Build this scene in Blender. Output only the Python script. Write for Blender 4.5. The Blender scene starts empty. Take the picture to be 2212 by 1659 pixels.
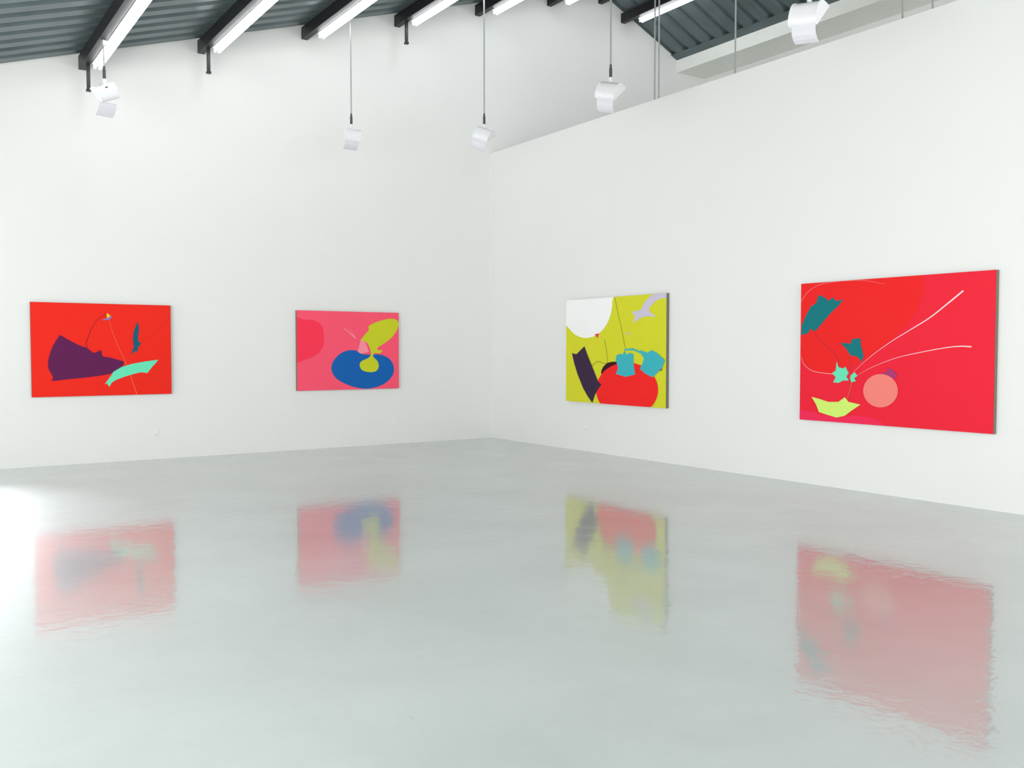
import bpy, bmesh, math
from mathutils import Vector, Matrix
from mathutils.geometry import delaunay_2d_cdt
D = bpy.data; C = bpy.context.scene.collection
bpy.context.scene.view_settings.view_transform = 'Standard'

# ---------------------------------------------------------------- camera
W, H, FPX = 2212.0, 1659.0, 1968.0
AZ = math.radians(55.77); PITCH = math.radians(2.14); CAMH = 1.5
Fh = Vector((math.cos(AZ), math.sin(AZ), 0)); RT = Vector((Fh.y, -Fh.x, 0))
FW = Fh*math.cos(PITCH) + Vector((0, 0, -math.sin(PITCH)))
UP = Fh*math.sin(PITCH) + Vector((0, 0, math.cos(PITCH)))
def ray(px, py): return FW*FPX + RT*(px - W/2) + UP*(H/2 - py)
r0 = ray(1062, 945)
CAM = -r0*(CAMH/-r0.z)
def on(axis, val, px, py):
    r = ray(px, py); t = (val - CAM[axis])/r[axis]
    return CAM + r*t
cd = D.cameras.new('camera'); cam = D.objects.new('camera', cd); C.objects.link(cam)
cd.sensor_fit = 'HORIZONTAL'; cd.sensor_width = 36; cd.lens = FPX/W*36
cam.matrix_world = Matrix(((RT.x, UP.x, -FW.x, CAM.x), (RT.y, UP.y, -FW.y, CAM.y), (RT.z, UP.z, -FW.z, CAM.z), (0, 0, 0, 1)))
bpy.context.scene.camera = cam

# ---------------------------------------------------------------- materials
def lin(c):
    return tuple((v/255/12.92 if v/255 <= .04045 else ((v/255 + .055)/1.055)**2.4) for v in c)
def mat(name, rgb, rough=.5, spec=.3, metal=0, var=.03, scale=8, bump=0, bscale=60):
    m = D.materials.new(name); m.use_nodes = True; nt = m.node_tree; N = nt.nodes; L = nt.links
    b = N['Principled BSDF']; b.inputs['Roughness'].default_value = rough
    b.inputs['Specular IOR Level'].default_value = spec; b.inputs['Metallic'].default_value = metal
    tc = N.new('ShaderNodeTexCoord'); no = N.new('ShaderNodeTexNoise'); no.inputs['Scale'].default_value = scale
    L.new(tc.outputs['Object'], no.inputs['Vector'])
    mx = N.new('ShaderNodeMix'); mx.data_type = 'RGBA'
    c = lin(rgb)
    mx.inputs[6].default_value = (*[v*(1-var) for v in c], 1); mx.inputs[7].default_value = (*[min(1, v*(1+var)) for v in c], 1)
    L.new(no.outputs['Fac'], mx.inputs[0]); L.new(mx.outputs[2], b.inputs['Base Color'])
    if bump:
        n2 = N.new('ShaderNodeTexNoise'); n2.inputs['Scale'].default_value = bscale; n2.inputs['Detail'].default_value = 4
        L.new(tc.outputs['Object'], n2.inputs['Vector'])
        bp = N.new('ShaderNodeBump'); bp.inputs['Strength'].default_value = bump; bp.inputs['Distance'].default_value = .003
        L.new(n2.outputs['Fac'], bp.inputs['Height']); L.new(bp.outputs['Normal'], b.inputs['Normal'])
    return m
def emit(name, rgb, s):
    m = D.materials.new(name); m.use_nodes = True
    b = m.node_tree.nodes['Principled BSDF']; b.inputs['Emission Color'].default_value = (*lin(rgb), 1)
    b.inputs['Emission Strength'].default_value = s; b.inputs['Base Color'].default_value = (.9, .9, .9, 1)
    return m
M_wall = mat('white_wall_paint', (233, 234, 232), .75, .2, var=.012, scale=1.5, bump=.10, bscale=40)
M_beamw = mat('offwhite_beam_paint', (236, 238, 232), .7, .2)
M_roof = mat('dark_steel_sheet', (95, 108, 111), .40, .5, .45, var=.35, scale=2.2)
M_steel = mat('black_painted_steel', (26, 25, 28), .45, .4, var=.2, scale=6)
M_white = mat('white_enamel', (231, 232, 234), .4, .4)
M_scoop = mat('pale_grey_enamel', (216, 216, 223), .4, .4)
M_rod = mat('galvanised_rod', (170, 174, 174), .4, .5, .3)
M_dark = mat('dark_grey_sleeve', (70, 76, 80), .5, .4)
M_glass = mat('frosted_lens', (225, 228, 230), .15, .5)
M_tube = emit('fluorescent_tube', (250, 253, 255), 10)
M_edge = mat('raw_canvas_edge', (122, 120, 108), .8, .1, var=.1, scale=30)
M_outlet = mat('white_outlet_plastic', (236, 237, 236), .35, .4)
M_slot = mat('outlet_slot', (216, 217, 217), .5, .3)

def floor_mat():
    m = D.materials.new('glossy_grey_epoxy'); m.use_nodes = True; nt = m.node_tree; N = nt.nodes; L = nt.links
    b = N['Principled BSDF']; b.inputs['IOR'].default_value = 1.5; b.inputs['Roughness'].default_value = .48
    b.inputs['Coat Weight'].default_value = 1; b.inputs['Coat IOR'].default_value = 1.6
    tc = N.new('ShaderNodeTexCoord')
    def noise(scale, detail=3, rough=.5):
        n = N.new('ShaderNodeTexNoise'); n.inputs['Scale'].default_value = scale; n.inputs['Detail'].default_value = detail
        n.inputs['Roughness'].default_value = rough; L.new(tc.outputs['Object'], n.inputs['Vector']); return n
    n1 = noise(.9, 6, .6)
    r = N.new('ShaderNodeValToRGB'); L.new(n1.outputs['Fac'], r.inputs['Fac'])
    r.color_ramp.elements[0].position = .3; r.color_ramp.elements[0].color = (*lin((173, 183, 181)), 1)
    r.color_ramp.elements[1].position = .7; r.color_ramp.elements[1].color = (*lin((186, 196, 194)), 1)
    n2 = noise(3.3, 6, .65)                       # a few darker scuffs
    r2 = N.new('ShaderNodeValToRGB'); L.new(n2.outputs['Fac'], r2.inputs['Fac'])
    r2.color_ramp.elements[0].position = .26; r2.color_ramp.elements[0].color = (.78, .78, .78, 1)
    r2.color_ramp.elements[1].position = .31; r2.color_ramp.elements[1].color = (1, 1, 1, 1)
    mx = N.new('ShaderNodeMix'); mx.data_type = 'RGBA'; mx.blend_type = 'MULTIPLY'; mx.inputs[0].default_value = 1
    L.new(r.outputs['Color'], mx.inputs[6]); L.new(r2.outputs['Color'], mx.inputs[7]); L.new(mx.outputs[2], b.inputs['Base Color'])
    n3 = noise(5, 5, .6)
    mr = N.new('ShaderNodeMapRange'); mr.inputs['From Min'].default_value = .3; mr.inputs['From Max'].default_value = .7
    mr.inputs['To Min'].default_value = .01; mr.inputs['To Max'].default_value = .09
    L.new(n3.outputs['Fac'], mr.inputs['Value']); L.new(mr.outputs['Result'], b.inputs['Coat Roughness'])
    n4 = noise(8, 3, .6); bp = N.new('ShaderNodeBump'); bp.inputs['Strength'].default_value = .4; bp.inputs['Distance'].default_value = .0035
    L.new(n4.outputs['Fac'], bp.inputs['Height'])
    n5 = noise(30, 2, .5); r5 = N.new('ShaderNodeValToRGB'); L.new(n5.outputs['Fac'], r5.inputs['Fac'])   # roller marks
    r5.color_ramp.elements[0].position = .55; r5.color_ramp.elements[1].position = .75
    bp2 = N.new('ShaderNodeBump'); bp2.inputs['Strength'].default_value = .35; bp2.inputs['Distance'].default_value = .001
    L.new(r5.outputs['Color'], bp2.inputs['Height']); L.new(bp.outputs['Normal'], bp2.inputs['Normal'])
    L.new(bp2.outputs['Normal'], b.inputs['Coat Normal'])
    return m
M_floor = floor_mat()

# ---------------------------------------------------------------- mesh helpers
def link(name, bm, mats, parent=None, smooth=False):
    bmesh.ops.recalc_face_normals(bm, faces=bm.faces[:])
    me = D.meshes.new(name); bm.to_mesh(me); bm.free()
    for m in (mats if isinstance(mats, (list, tuple)) else [mats]): me.materials.append(m)
    if smooth:
        for p in me.polygons: p.use_smooth = True
    o = D.objects.new(name, me); C.objects.link(o)
    if parent: o.parent = parent
    return o
def box(bm, lo, hi, bev=0):
    r = bmesh.ops.create_cube(bm, size=1)
    for v in r['verts']:
        v.co = Vector([lo[i] + (v.co[i] + .5)*(hi[i]-lo[i]) for i in range(3)])
    if bev:
        es = list({e for v in r['verts'] for e in v.link_edges})
        bmesh.ops.bevel(bm, geom=es, offset=bev, segments=2, affect='EDGES')
def tube(bm, a, b, r, seg=16):
    a = Vector(a); b = Vector(b); d = b-a
    mt = Matrix.Translation((a+b)/2) @ d.to_track_quat('Z', 'Y').to_matrix().to_4x4()
    bmesh.ops.create_cone(bm, cap_ends=True, segments=seg, radius1=r, radius2=r, depth=d.length, matrix=mt)
def prism(bm, pts, axis, a, b):
    """pts are 2-D in the two remaining axes, extruded from a to b along axis"""
    def P(p, t):
        return {0: (t, p[0], p[1]), 1: (p[0], t, p[1]), 2: (p[0], p[1], t)}[axis]
    A = [bm.verts.new(P(p, a)) for p in pts]; B = [bm.verts.new(P(p, b)) for p in pts]
    n = len(pts)
    f1 = bm.faces.new(A); f2 = bm.faces.new(B[::-1])
    for i in range(n): bm.faces.new((A[i], B[i], B[(i+1) % n], A[(i+1) % n]))
    return f1, f2
def empty(name, loc, label, cat, group=None, rz=0):
    o = D.objects.new(name, None); C.objects.link(o); o.location = loc; o.rotation_euler = (0, 0, rz)
    o.empty_display_size = .1
    return tag(o, label, cat, group)
def tag(o, label, cat, group=None):
    o['label'] = label; o['category'] = cat
    if group: o['group'] = group
    return o
def struct(o): o['kind'] = 'structure'; return o

# ---------------------------------------------------------------- room geometry
a0 = on(1, 0, 0, 142); a1 = on(1, 0, 1030, 10)
SL = (a1.z-a0.z)/(a1.x-a0.x)
e0 = on(1, 0, 1462, 130); e1 = on(1, 0, 1370, 50)
SR = (e0.z-e1.z)/(e0.x-e1.x)
XR = (e0.z - SR*e0.x - a0.z + SL*a0.x)/(SL-SR)         # ridge
def roof(x): return a0.z + SL*(x-a0.x) if x < XR else e0.z + SR*(x-e0.x)
X0, YB = -11.5, -15.0
XE = e0.x; XF = XE + .75
WT = on(0, 0, 1065, 330).z                              # top of the right wall
xl = on(1, 0, 0, 1000).x                                # wall at the frame's left edge

bm = bmesh.new(); box(bm, (X0, YB, -.1), (XF+.2, .2, 0)); struct(link('floor', bm, M_floor))

wx0, wx1, wz0, wz1 = xl-2.5, xl-.04, .80, 1.70           # window beyond the left edge of the frame
bm = bmesh.new()
prism(bm, [(X0, 0), (wx0, 0), (wx0, roof(wx0)+.03), (X0, roof(X0)+.03)], 1, 0, .2)
prism(bm, [(wx0, 0), (wx1, 0), (wx1, wz0), (wx0, wz0)], 1, 0, .2)
prism(bm, [(wx0, wz1), (wx1, wz1), (wx1, roof(wx1)+.03), (wx0, roof(wx0)+.03)], 1, 0, .2)
prism(bm, [(wx1, 0), (XF+.2, 0), (XF+.2, e0.z), (XE, e0.z+.03), (XR, roof(XR)+.03), (wx1, roof(wx1)+.03)], 1, 0, .2)
struct(link('wall_left', bm, M_wall))
bm = bmesh.new()
for lo, hi in (((wx0, .05, wz0), (wx0+.05, .12, wz1)), ((wx1-.03, .05, wz0), (wx1, .12, wz1)),
               ((wx0, .05, wz0), (wx1, .12, wz0+.05)), ((wx0, .05, wz1-.05), (wx1, .12, wz1)),
               ((wx0+.8, .05, wz0), (wx0+.85, .12, wz1))): box(bm, lo, hi)
struct(link('window_1', bm, M_white))
bm = bmesh.new(); box(bm, (0, YB, 0), (.2, 0, WT)); struct(link('wall_right', bm, M_wall))
bm = bmesh.new(); box(bm, (XF, YB, 0), (XF+.2, 0, e0.z-.2)); struct(link('wall_back', bm, M_wall))
bm = bmesh.new(); box(bm, (XE, YB, e0.z-.24), (XF+.1, 0, e0.z-.005)); box(bm, (XE+.02, YB, e0.z-.01), (XE+.3, 0, e0.z+.09))
struct(link('trim_1', bm, M_beamw))

# corrugated roof sheets
bm = bmesh.new()
prof = []
y = .2; pitch = .34
while y > YB:
    prof += [(y, 0), (y-.18, 0), (y-.215, .06), (y-.305, .06)]; y -= pitch
for xa, xb in ((X0, XR), (XR, XE+.03)):
    A = [bm.verts.new((xa, p[0], roof(xa)+p[1])) for p in prof]
    zb = roof(xb)
    B = [bm.verts.new((xb, p[0], zb+p[1])) for p in prof]
    for i in range(len(prof)-1): bm.faces.new((A[i], A[i+1], B[i+1], B[i]))
prism(bm, [(XE-.16, roof(XE-.16)-.002), (XE-.001, e0.z-.002), (XE-.001, e0.z-.006), (XE-.16, roof(XE-.16)-.006)], 1, YB, 0)
struct(link('ceiling', bm, M_roof))

# ---------------------------------------------------------------- roof beams (channels) and strip lights
BH = .17
words = ['leftmost black steel roof beam, ending on the wall above the left floodlight',
         'second black steel roof beam from the left with short hanging post',
         'third black steel roof beam from the left, above the middle of the left wall',
         'fourth black steel roof beam from the left with short hanging post',
         'fifth black steel roof beam from the left, near the top of the photo',
         'sixth black steel roof beam from the left, last before the ridge',
         'short looking black beam just right of the ridge without its own light',
         'rightmost black steel roof beam, beside the ribbed right roof slope']
lw = ['leftmost glowing twin tube strip light, hanging over the left floodlight',
      'second glowing strip light from the left, by a beam with hanging post',
      'third glowing strip light from the left, behind a thin hanging rod',
      'fourth glowing strip light from the left along a black beam',
      'fifth glowing strip light from the left, small at the top edge',
      'barely visible strip light tip at the top edge near the ridge',
      None, 'rightmost glowing strip light below the right roof slope']
BEAMS = []
for i, px in enumerate((176, 433, 657, 857, 1031, 1186, 1296, 1345)):
    x = on(1, 0, px, 60).x; z = roof(x)-BH-.021
    BEAMS.append((x, z))
    root = empty('steel_joist', (x, 0, z), words[i], 'beam', 'black steel roof beams')
    bm = bmesh.new(); t = .014; w = .09
    prism(bm, [(-w/2, 0), (w/2, 0), (w/2, t), (-w/2+t, t), (-w/2+t, BH-t), (w/2, BH-t), (w/2, BH), (-w/2, BH)], 1, YB, -.002)
    link('channel', bm, M_steel, root)
    if i in (0, 1, 3):
        bm = bmesh.new()
        prism(bm, [(.005, -.32), (.045, -.32), (.045, .012), (.005, .012)], 1, -.30, -.26)
        box(bm, (-.003, -.31, -.335), (.053, -.25, -.31))
        link('hanging_post', bm, M_steel, root)
    if lw[i]:
        lx = x + .116; lz = z
        L = empty('strip_light', (lx, -.36, lz-.05), lw[i], 'light', 'fluorescent strip lights')
        LEN = 3.0
        bm = bmesh.new(); prism(bm, [(-.035, .03), (.035, .03), (.05, .05), (.05, .085), (-.059, .085), (-.059, .05)], 1, -LEN, 0)
        link('housing', bm, M_white, L)
        for s in (-1, 1):
            bm = bmesh.new(); tube(bm, (s*.030, -.03, .007), (s*.030, -LEN+.03, .007), .0165)
            link('tube', bm, M_tube, L, True)
            for yy in (-.03, -LEN+.012):
                bm = bmesh.new(); box(bm, (s*.030-.018, yy, -.016), (s*.030+.018, yy+.02, .035), .003)
                link('lamp_holder', bm, M_white, L)

# ---------------------------------------------------------------- suspended floodlights
ZF = 4.5
def rotx(p, a):
    c, s = math.cos(a), math.sin(a); return (p[0]*c - p[1]*s, p[0]*s + p[1]*c)
def floodlight(px, py, rz, tilt, roll, scl, label, badge=False):
    c = on(2, ZF, px, py); zr = roof(c.x) - c.z
    for bx_, bz_ in BEAMS:
        if abs(bx_-c.x) < .12: zr = bz_ - c.z - .012
    R = empty('hanging_floodlight', c, label, 'floodlight', 'white floodlights hanging on rods', rz)
    hw = .135; r = .125; body = []
    se = lambda v: math.copysign(abs(v)**.68, v)
    prof = [(.98*r*se(math.cos(math.radians(a))), .95*r*se(math.sin(math.radians(a)))) for a in range(66, 252, 10)]
    prof = [rotx(p, tilt) for p in prof]
    bm = bmesh.new(); prism(bm, prof, 0, -hw+.008, hw-.008); body.append(link('housing', bm, M_white, R))
    for s in (-1, 1):
        bm = bmesh.new()
        pp = [(p[0]*1.05, p[1]*1.05) for p in prof]
        prism(bm, pp, 0, s*hw-.008, s*hw+.008); body.append(link('end_plate', bm, M_white, R))
    a = Vector(prof[0]); b = Vector(prof[-1]); n = Vector(((a-b).y, -(a-b).x)).normalized()
    a2 = a*.86+b*.14; b2 = b*.86+a*.14
    bm = bmesh.new(); prism(bm, [a2, b2, b2+n*.006, a2+n*.006], 0, -hw+.03, hw-.03); body.append(link('lens', bm, M_glass, R))
    cur = [(-.065, -.105), (-.052, -.15), (-.025, -.185), (.015, -.212), (.06, -.228)]
    cur = [rotx(p, tilt) for p in cur]
    bm = bmesh.new()
    dx = .015 if badge else 0
    prism(bm, cur + [(p[0]+.008, p[1]+.008) for p in cur[::-1]], 0, -.12+dx, .12+dx); vis = link('visor', bm, M_scoop, R)
    if not badge: body.append(vis)
    else: vis.scale = (scl, scl, 1.08); vis.location = (0, 0, .01)
    bm = bmesh.new()                                          # small yoke and knuckle
    box(bm, (-.05, -.02, .112), (.05, .02, .125), .003)
    box(bm, (-.05, -.02, .09), (-.04, .02, .125)); box(bm, (.04, -.02, .09), (.05, .02, .125))
    tube(bm, (0, 0, .12), (0, 0, .19), .022); link('bracket', bm, M_white, R)
    bm = bmesh.new(); tube(bm, (0, 0, .185), (0, 0, .30), .018); tube(bm, (0, 0, .30), (0, 0, .34), .013); link('sleeve', bm, M_dark, R)
    bm = bmesh.new(); tube(bm, (0, 0, .33), (0, 0, zr+.01), .0105); link('rod', bm, M_rod, R)
    bm = bmesh.new(); box(bm, (-.028, -.028, zr-.05), (.028, .028, zr+.008), .004); link('ceiling_clamp', bm, M_rod, R)
    if badge:
        q = prof[len(prof)//2]
        bm = bmesh.new(); box(bm, (-.02, q[0]-.005, q[1]-.008), (.02, q[0]+.004, q[1]+.008)); body.append(link('badge', bm, M_dark, R))
    for o in body:
        o.rotation_euler = (0, roll, 0); o.scale = (scl,)*3; o.location = (0, 0, .12*(1-scl))
RD = math.radians
floodlight(226, 206, RD(16), RD(-2), RD(-24), .84, 'leftmost white floodlight, hanging below the first black beam', True)
floodlight(759, 298, RD(-5), RD(4), RD(2), .80, 'white floodlight hanging over the pink painting with blue oval')
floodlight(1046, 298, RD(-58), RD(-26), RD(22), .88, 'white floodlight hanging right at the corner of the two walls')
floodlight(1319, 203, RD(-72), RD(-16), RD(14), .94, 'white floodlight hanging over the yellow green painting')
floodlight(1748, 38, RD(-80), RD(-10), RD(8), .96, 'largest and nearest white floodlight, top right over the crimson painting')

# rods standing on the right wall up to the roof
for px, py, lab in ((1414, 213, 'left one of two close thin rods rising from right wall top'),
                    (1423, 210, 'right one of two close thin rods rising from right wall top'),
                    (1588, 155, 'single thin steel rod rising from the wall top below the roof beam'),
                    (1950, 33, 'short visible rod above the wall top right of the largest floodlight'),
                    (2015, 12, 'rightmost thin rod, barely visible at the top edge')):
    p = on(0, .1, px, py); 
    bm = bmesh.new(); tube(bm, (0, 0, 0), (0, 0, roof(.1)-WT), .010)
    tube(bm, (0, 0, 0), (0, 0, .015), .03)
    o = link('steel_rod', bm, M_rod); o.location = (.1, p.y, WT); tag(o, lab, 'rod', 'thin rods on the right wall top')

# ---------------------------------------------------------------- outlets
def outlet(axis, px, py, label, kind):
    c = on(axis, 0, px, py)
    R = empty('wall_outlet' if kind else 'blank_wall_plate', c, label, 'outlet' if kind else 'wall plate', None, 0 if axis == 1 else -math.pi/2)
    bm = bmesh.new(); box(bm, (-.038, -.008, -.06), (.038, -.0005, .06), .003); link('plate', bm, M_outlet, R)
    if kind:
        for s in (-1, 1):
            bm = bmesh.new(); box(bm, (-.018, -.0095, s*.026-.016), (.018, -.006, s*.026+.016), .001); link('socket', bm, M_slot if s < 0 else M_outlet, R)
    else:
        for s in (-1, 1):
            bm = bmesh.new(); tube(bm, (0, -.0095, s*.042), (0, -.006, s*.042), .004, 10); link('screw', bm, M_slot, R)
outlet(1, 336, 935, 'white wall outlet below the red painting with purple shape', 1)
outlet(1, 850, 906, 'small blank white wall plate below right end of pink painting', 0)
outlet(0, 1266, 925, 'white wall outlet below the yellow green painting', 1)

# ---------------------------------------------------------------- paintings
def cat(pts, closed, n=6):
    out = []; k = len(pts)
    rng = range(k) if closed else range(k-1)
    g = (lambda i: pts[i % k]) if closed else (lambda i: pts[max(0, min(k-1, i))])
    for i in rng:
        p0, p1, p2, p3 = g(i-1), g(i), g(i+1), g(i+2)
        for j in range(n):
            t = j/n
            out.append(tuple(.5*(2*p1[c] + (p2[c]-p0[c])*t + (2*p0[c]-5*p1[c]+4*p2[c]-p3[c])*t*t + (3*p1[c]-p0[c]-3*p2[c]+p3[c])*t**3) for c in (0, 1)))
    if not closed: out.append(pts[-1])
    return out
def ell(cx, cy, rx, ry, n=48, rot=0):
    return [(cx + rx*math.cos(a)*math.cos(rot) - ry*math.sin(a)*math.sin(rot), cy + rx*math.cos(a)*math.sin(rot) + ry*math.sin(a)*math.cos(rot)) for a in [2*math.pi*i/n for i in range(n)]]
TH = .052; GAP = .001
def painting(axis, corners, base, shapes, label, k_=1.0):
    """axis 1: on the left wall (y=0); axis 0: on the right wall (x=0). Shapes are polygons or ribbons in paint."""
    h = 1-axis
    P = [on(axis, -TH, *c) for c in corners]                 # tl tr br bl
    u0 = (P[0][h]+P[3][h])/2; u1 = (P[1][h]+P[2][h])/2
    z1 = (P[0].z+P[1].z)/2; z0 = (P[2].z+P[3].z)/2
    lo, hi = min(u0, u1), max(u0, u1)
    uc = (lo+hi)/2
    loc = Vector((0, 0, z0)); loc[h] = uc
    R = empty('painting', loc, label, 'painting')
    def q(u, z, d):
        v = Vector((0, 0, z-z0)); v[h] = u-uc; v[axis] = -d; return v
    bm = bmesh.new()
    a = q(lo, z0, TH-.001); b = q(hi, z1, GAP)
    box(bm, [min(a[i], b[i]) for i in range(3)], [max(a[i], b[i]) for i in range(3)], .002)
    link('canvas_edge', bm, M_edge, R)
    sc = lambda c: tuple(v*k_ for v in c)
    bm = bmesh.new(); mats = [mat('paint_'+label.split()[0], sc(base), .45, .12, var=.012, scale=4)]
    cl = lambda v: (min(hi, max(lo, v[h])), min(z1, max(z0, v.z)))
    f = bm.faces.new([bm.verts.new(q(*c, TH)) for c in ((lo, z0), (hi, z0), (hi, z1), (lo, z1))]); f.material_index = 0
    for i, (kind, col, pts, wd) in enumerate(shapes):
        d = TH + .0006*(i+1)
        mats.append(mat('paint_detail', sc(col), .45, .12, var=.012, scale=4))
        if kind in ('p', 's'):
            pts = cat(pts, True) if kind == 's' else pts
            c2 = [cl(on(axis, -TH, *p)) for p in pts]
            c3 = [c for k, c in enumerate(c2) if (Vector(c)-Vector(c2[k-1])).length > 1e-5]
            vv, ee, ff, *_ = delaunay_2d_cdt([Vector(c) for c in c3], [], [list(range(len(c3)))], 1, 1e-6)
            vs = [bm.verts.new(q(v.x, v.y, d)) for v in vv]
            for t in ff:
                f = bm.faces.new([vs[k] for k in t]); f.material_index = len(mats)-1
        else:
            pts = cat(pts, False, 8); m = len(pts)
            c2 = [cl(on(axis, -TH, *p)) for p in pts]
            prev = None
            for k, c in enumerate(c2):
                n0 = c2[max(0, k-1)]; n1 = c2[min(m-1, k+1)]
                t = Vector((n1[0]-n0[0], n1[1]-n0[1])); t = t.normalized() if t.length > 1e-9 else Vector((1, 0))
                w_ = (wd[0] + (wd[1]-wd[0])*k/(m-1))/2
                A = bm.verts.new(q(c[0]-t.y*w_, c[1]+t.x*w_, d)); B = bm.verts.new(q(c[0]+t.y*w_, c[1]-t.x*w_, d))
                if prev:
                    f = bm.faces.new((prev[0], A, B, prev[1])); f.material_index = len(mats)-1
                prev = (A, B)
    link('painted_face', bm, mats, R)

painting(1, [(65, 652), (368, 660), (371, 851), (69, 858)], (250, 40, 24), [
    ('l', (215, 45, 30), [(368, 676), (352, 702), (330, 722), (305, 738)], (.005, .005)),
    ('l', (220, 65, 50), [(285, 812), (310, 815), (340, 822), (362, 836)], (.006, .006)),
    ('p', (100, 26, 84), cat([(131, 724), (150, 735), (172, 746), (188, 752), (203, 762), (218, 757), (222, 769), (240, 773), (268, 781)], False) + cat([(266, 788), (258, 798), (235, 808), (190, 815), (150, 819), (116, 823)], False) + cat([(111, 822), (114, 814), (104, 794), (106, 770), (115, 746), (128, 725)], False), 0),
    ('l', (130, 25, 50), [(189, 752), (186, 743), (190, 730), (200, 705), (214, 687), (231, 677)], (.008, .005)),
    ('l', (250, 110, 75), [(236, 690), (241, 712), (256, 750), (268, 775), (281, 808), (288, 830), (296, 853)], (.005, .012)),
    ('p', (110, 236, 190), [(226, 830), (238, 814), (245, 803), (262, 793), (285, 786), (312, 781), (342, 777), (335, 786), (329, 792), (318, 806), (305, 804), (288, 808), (268, 814), (250, 821), (241, 827), (236, 836), (231, 828)], 0),
    ('p', (8, 96, 124), [(298, 694), (300, 712), (298, 728), (299, 738), (305, 742), (298, 750), (297, 760), (293, 758), (283, 766), (289, 748), (287, 733), (289, 716), (293, 705)], 0),
    ('p', (150, 120, 200), [(220, 691), (233, 686), (243, 682), (238, 690), (226, 692)], 0),
    ('p', (235, 220, 40), [(230, 676), (239, 682), (231, 688)], 0),
], 'red orange abstract painting with purple shape and mint green wing', .96)
painting(1, [(641, 670), (862, 676), (861, 838), (642, 845)], (255, 88, 116), [
    ('s', (255, 56, 85), [(630, 690), (655, 690), (681, 693), (696, 706), (700, 730), (696, 752), (683, 767), (662, 776), (630, 778)], 0),
    ('p', (255, 146, 168), [(779, 733), (789, 738), (797, 760), (780, 764), (772, 764)], 0),
    ('s', (20, 98, 178), [(716, 799), (720, 780), (735, 764), (752, 757), (768, 757), (780, 764), (800, 766), (822, 766), (842, 776), (851, 795), (846, 814), (828, 830), (800, 839), (775, 838), (748, 830), (726, 817)], 0),
    ('s', (202, 208, 42), [(780, 736), (786, 725), (796, 714), (797, 704), (815, 695), (838, 689), (854, 690), (861, 698), (857, 714), (845, 730), (828, 743), (815, 751), (818, 757), (826, 756), (821, 763), (809, 763), (806, 770), (815, 780), (818, 791), (813, 801), (799, 804), (783, 800), (777, 790), (780, 781), (797, 772), (801, 762), (797, 748), (790, 738)], 0),
    ('l', (255, 205, 215), [(743, 709), (755, 719), (768, 731)], (.004, .009)),
    ('l', (255, 175, 195), [(754, 709), (762, 720), (768, 730)], (.003, .005)),
], 'pink abstract painting with blue oval and yellow green bulb shape')
painting(0, [(1223, 648), (1439, 634), (1439, 882), (1223, 866)], (220, 222, 48), [
    ('s', (254, 255, 255), [(1210, 652), (1212, 640), (1250, 636), (1321, 632), (1323, 650), (1319, 680), (1307, 706), (1288, 724), (1265, 730), (1243, 723), (1226, 706), (1212, 690)], 0),
    ('s', (210, 204, 226), [(1405, 640), (1425, 630), (1446, 630), (1446, 642), (1424, 646), (1408, 658), (1402, 670), (1416, 684), (1400, 683), (1384, 687), (1368, 697), (1372, 684), (1366, 674), (1384, 669), (1391, 655)], 0),
    ('p', (205, 200, 175), [(1350, 722), (1362, 716), (1358, 724)], 0),
    ('l', (70, 95, 30), [(1328, 642), (1336, 680), (1343, 712), (1352, 758)], (.006, .006)),
    ('l', (80, 90, 40), [(1306, 733), (1310, 755), (1313, 785)], (.006, .006)),
    ('l', (90, 90, 60), [(1279, 790), (1291, 781), (1306, 785), (1318, 783)], (.006, .006)),
    ('p', (235, 60, 80), [(1285, 722), (1294, 720), (1291, 731)], 0),
    ('s', (60, 14, 30), [(1299, 806), (1304, 792), (1316, 783), (1333, 782), (1336, 790), (1320, 797), (1308, 812)], 0),
    ('p', (255, 38, 38), ell(1355, 842, 67, 59), 0),
    ('p', (60, 42, 70), [(1236, 763), (1246, 765), (1263, 748), (1270, 768), (1281, 795), (1292, 823), (1300, 831), (1293, 840), (1286, 852), (1280, 870), (1270, 856), (1260, 838), (1248, 808), (1241, 785)], 0),
    ('p', (64, 186, 198), [(1332, 768), (1340, 764), (1346, 766), (1349, 757), (1354, 766), (1361, 762), (1369, 765), (1369, 785), (1373, 809), (1352, 814), (1331, 808), (1336, 795), (1331, 778)], 0),
    ('p', (64, 186, 198), [(1349, 754), (1368, 752), (1386, 760), (1384, 764), (1370, 757), (1350, 757)], 0),
    ('p', (64, 186, 198), [(1384, 756), (1400, 762), (1408, 756), (1420, 762), (1437, 778), (1432, 792), (1424, 802), (1411, 815), (1396, 808), (1383, 797), (1388, 786), (1392, 774), (1386, 766)], 0),
    ('p', (120, 90, 120), [(1424, 800), (1431, 795), (1430, 801)], 0),
], 'yellow green abstract painting with large red circle and white blob', .97)
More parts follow.
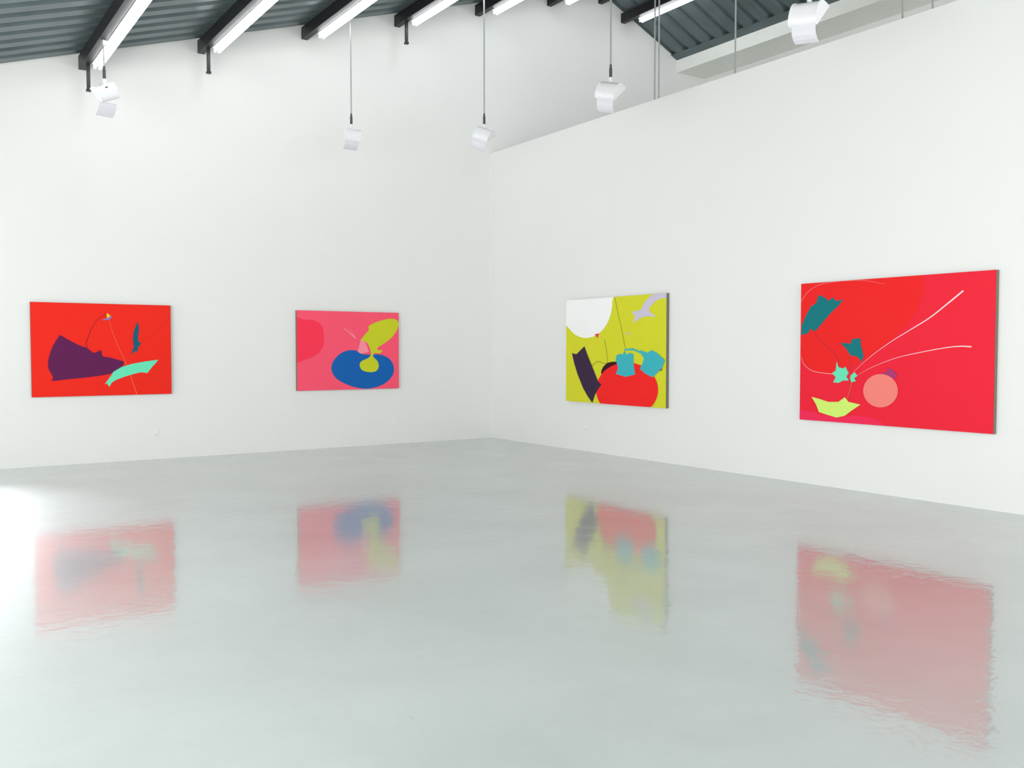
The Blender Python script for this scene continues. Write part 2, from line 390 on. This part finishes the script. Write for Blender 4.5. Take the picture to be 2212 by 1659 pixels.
painting(0, [(1730, 613), (2151, 583), (2147, 938), (1728, 906)], (248, 37, 60), [
    ('s', (249, 36, 36), [(1716, 640), (1740, 600), (1850, 580), (1975, 580), (1995, 620), (1985, 660), (1955, 705), (1905, 750), (1850, 785), (1800, 806), (1760, 800), (1735, 780), (1716, 730)], 0),
    ('s', (252, 45, 90), [(1710, 885), (1745, 888), (1800, 900), (1850, 898), (1890, 906), (1918, 925), (1880, 940), (1710, 930)], 0),
    ('l', (248, 150, 150), [(1731, 652), (1744, 632), (1768, 616), (1800, 609), (1840, 606), (1875, 607), (1912, 614)], (.006, .002)),
    ('l', (250, 190, 190), [(1731, 770), (1738, 788), (1755, 801), (1780, 806), (1802, 808)], (.003, .007)),
    ('p', (12, 124, 130), [(1769, 637), (1784, 644), (1790, 650), (1799, 642), (1806, 650), (1822, 647), (1812, 660), (1797, 674), (1783, 690), (1765, 712), (1757, 716), (1752, 710), (1745, 720), (1731, 724), (1732, 703), (1742, 680), (1752, 662), (1763, 655)], 0),
    ('l', (150, 60, 70), [(1757, 714), (1775, 738), (1800, 760), (1814, 782)], (.006, .004)),
    ('p', (12, 124, 130), [(1815, 741), (1828, 741), (1838, 743), (1840, 733), (1859, 730), (1860, 745), (1866, 768), (1862, 782), (1852, 770), (1838, 768), (1826, 750)], 0),
    ('l', (150, 80, 90), [(1836, 767), (1836, 785), (1838, 806)], (.004, .004)),
    ('p', (112, 234, 190), [(1808, 780), (1812, 793), (1822, 796), (1827, 792), (1834, 806), (1829, 813), (1834, 822), (1822, 822), (1812, 827), (1800, 826), (1806, 815), (1798, 806), (1806, 800)], 0),
    ('p', (112, 234, 190), [(1838, 811), (1847, 804), (1853, 812), (1846, 817), (1850, 823), (1840, 826), (1837, 818)], 0),
    ('p', (178, 58, 120), [(1903, 808), (1920, 800), (1914, 794), (1930, 799), (1940, 812), (1928, 820), (1915, 818)], 0),
    ('p', (255, 138, 128), ell(1903, 844, 37.5, 36), 0),
    ('l', (190, 150, 80), [(1841, 826), (1837, 842), (1831, 862)], (.007, .005)),
    ('p', (216, 250, 120), [(1754, 857), (1772, 862), (1790, 868), (1812, 868), (1826, 858), (1834, 868), (1860, 874), (1842, 886), (1826, 898), (1808, 902), (1788, 896), (1770, 890), (1764, 874)], 0),
    ('l', (255, 222, 228), [(1843, 805), (1882, 770), (1926, 738), (1970, 711), (2010, 686), (2048, 656), (2082, 628)], (.001, .017)),
    ('l', (255, 224, 230), [(1850, 812), (1888, 792), (1938, 773), (1990, 761), (2045, 751), (2075, 748), (2100, 749)], (.001, .012)),
], 'crimson abstract painting with salmon circle and long white stamens', .95)

# ---------------------------------------------------------------- light
w = D.worlds.new('world'); bpy.context.scene.world = w; w.use_nodes = True
bg = w.node_tree.nodes['Background']; bg.inputs['Color'].default_value = (1, 1, .987, 1); bg.inputs['Strength'].default_value = 2.78
d = ray(-60, 756); d.z = 0; d.normalize()
el, tw = RD(18.5), RD(10)
hd = Matrix.Rotation(tw, 3, 'Z') @ Vector((-d.x, -d.y, 0))
sdir = Vector((hd.x, hd.y, -math.tan(el)))
sd = D.lights.new('sun', 'SUN'); sd.energy = 13.0; sd.angle = RD(21); sd.color = (.93, .94, 1)
so = D.objects.new('sun', sd); C.objects.link(so); so.location = Vector((wx0, 3, 3))
so.rotation_euler = sdir.to_track_quat('-Z', 'Y').to_euler()
al = D.lights.new('added_side_fill', 'AREA'); al.shape = 'RECTANGLE'; al.size = 8; al.size_y = 2.6; al.energy = 325; al.color = (1, 1, .987)  # added fill lamp out of view, brightens the right wall
ao = D.objects.new('added_side_fill', al); C.objects.link(ao); ao.location = (-11, -9, 2.0)
ao.rotation_euler = Vector((1, 0, .22)).to_track_quat('-Z', 'Y').to_euler()
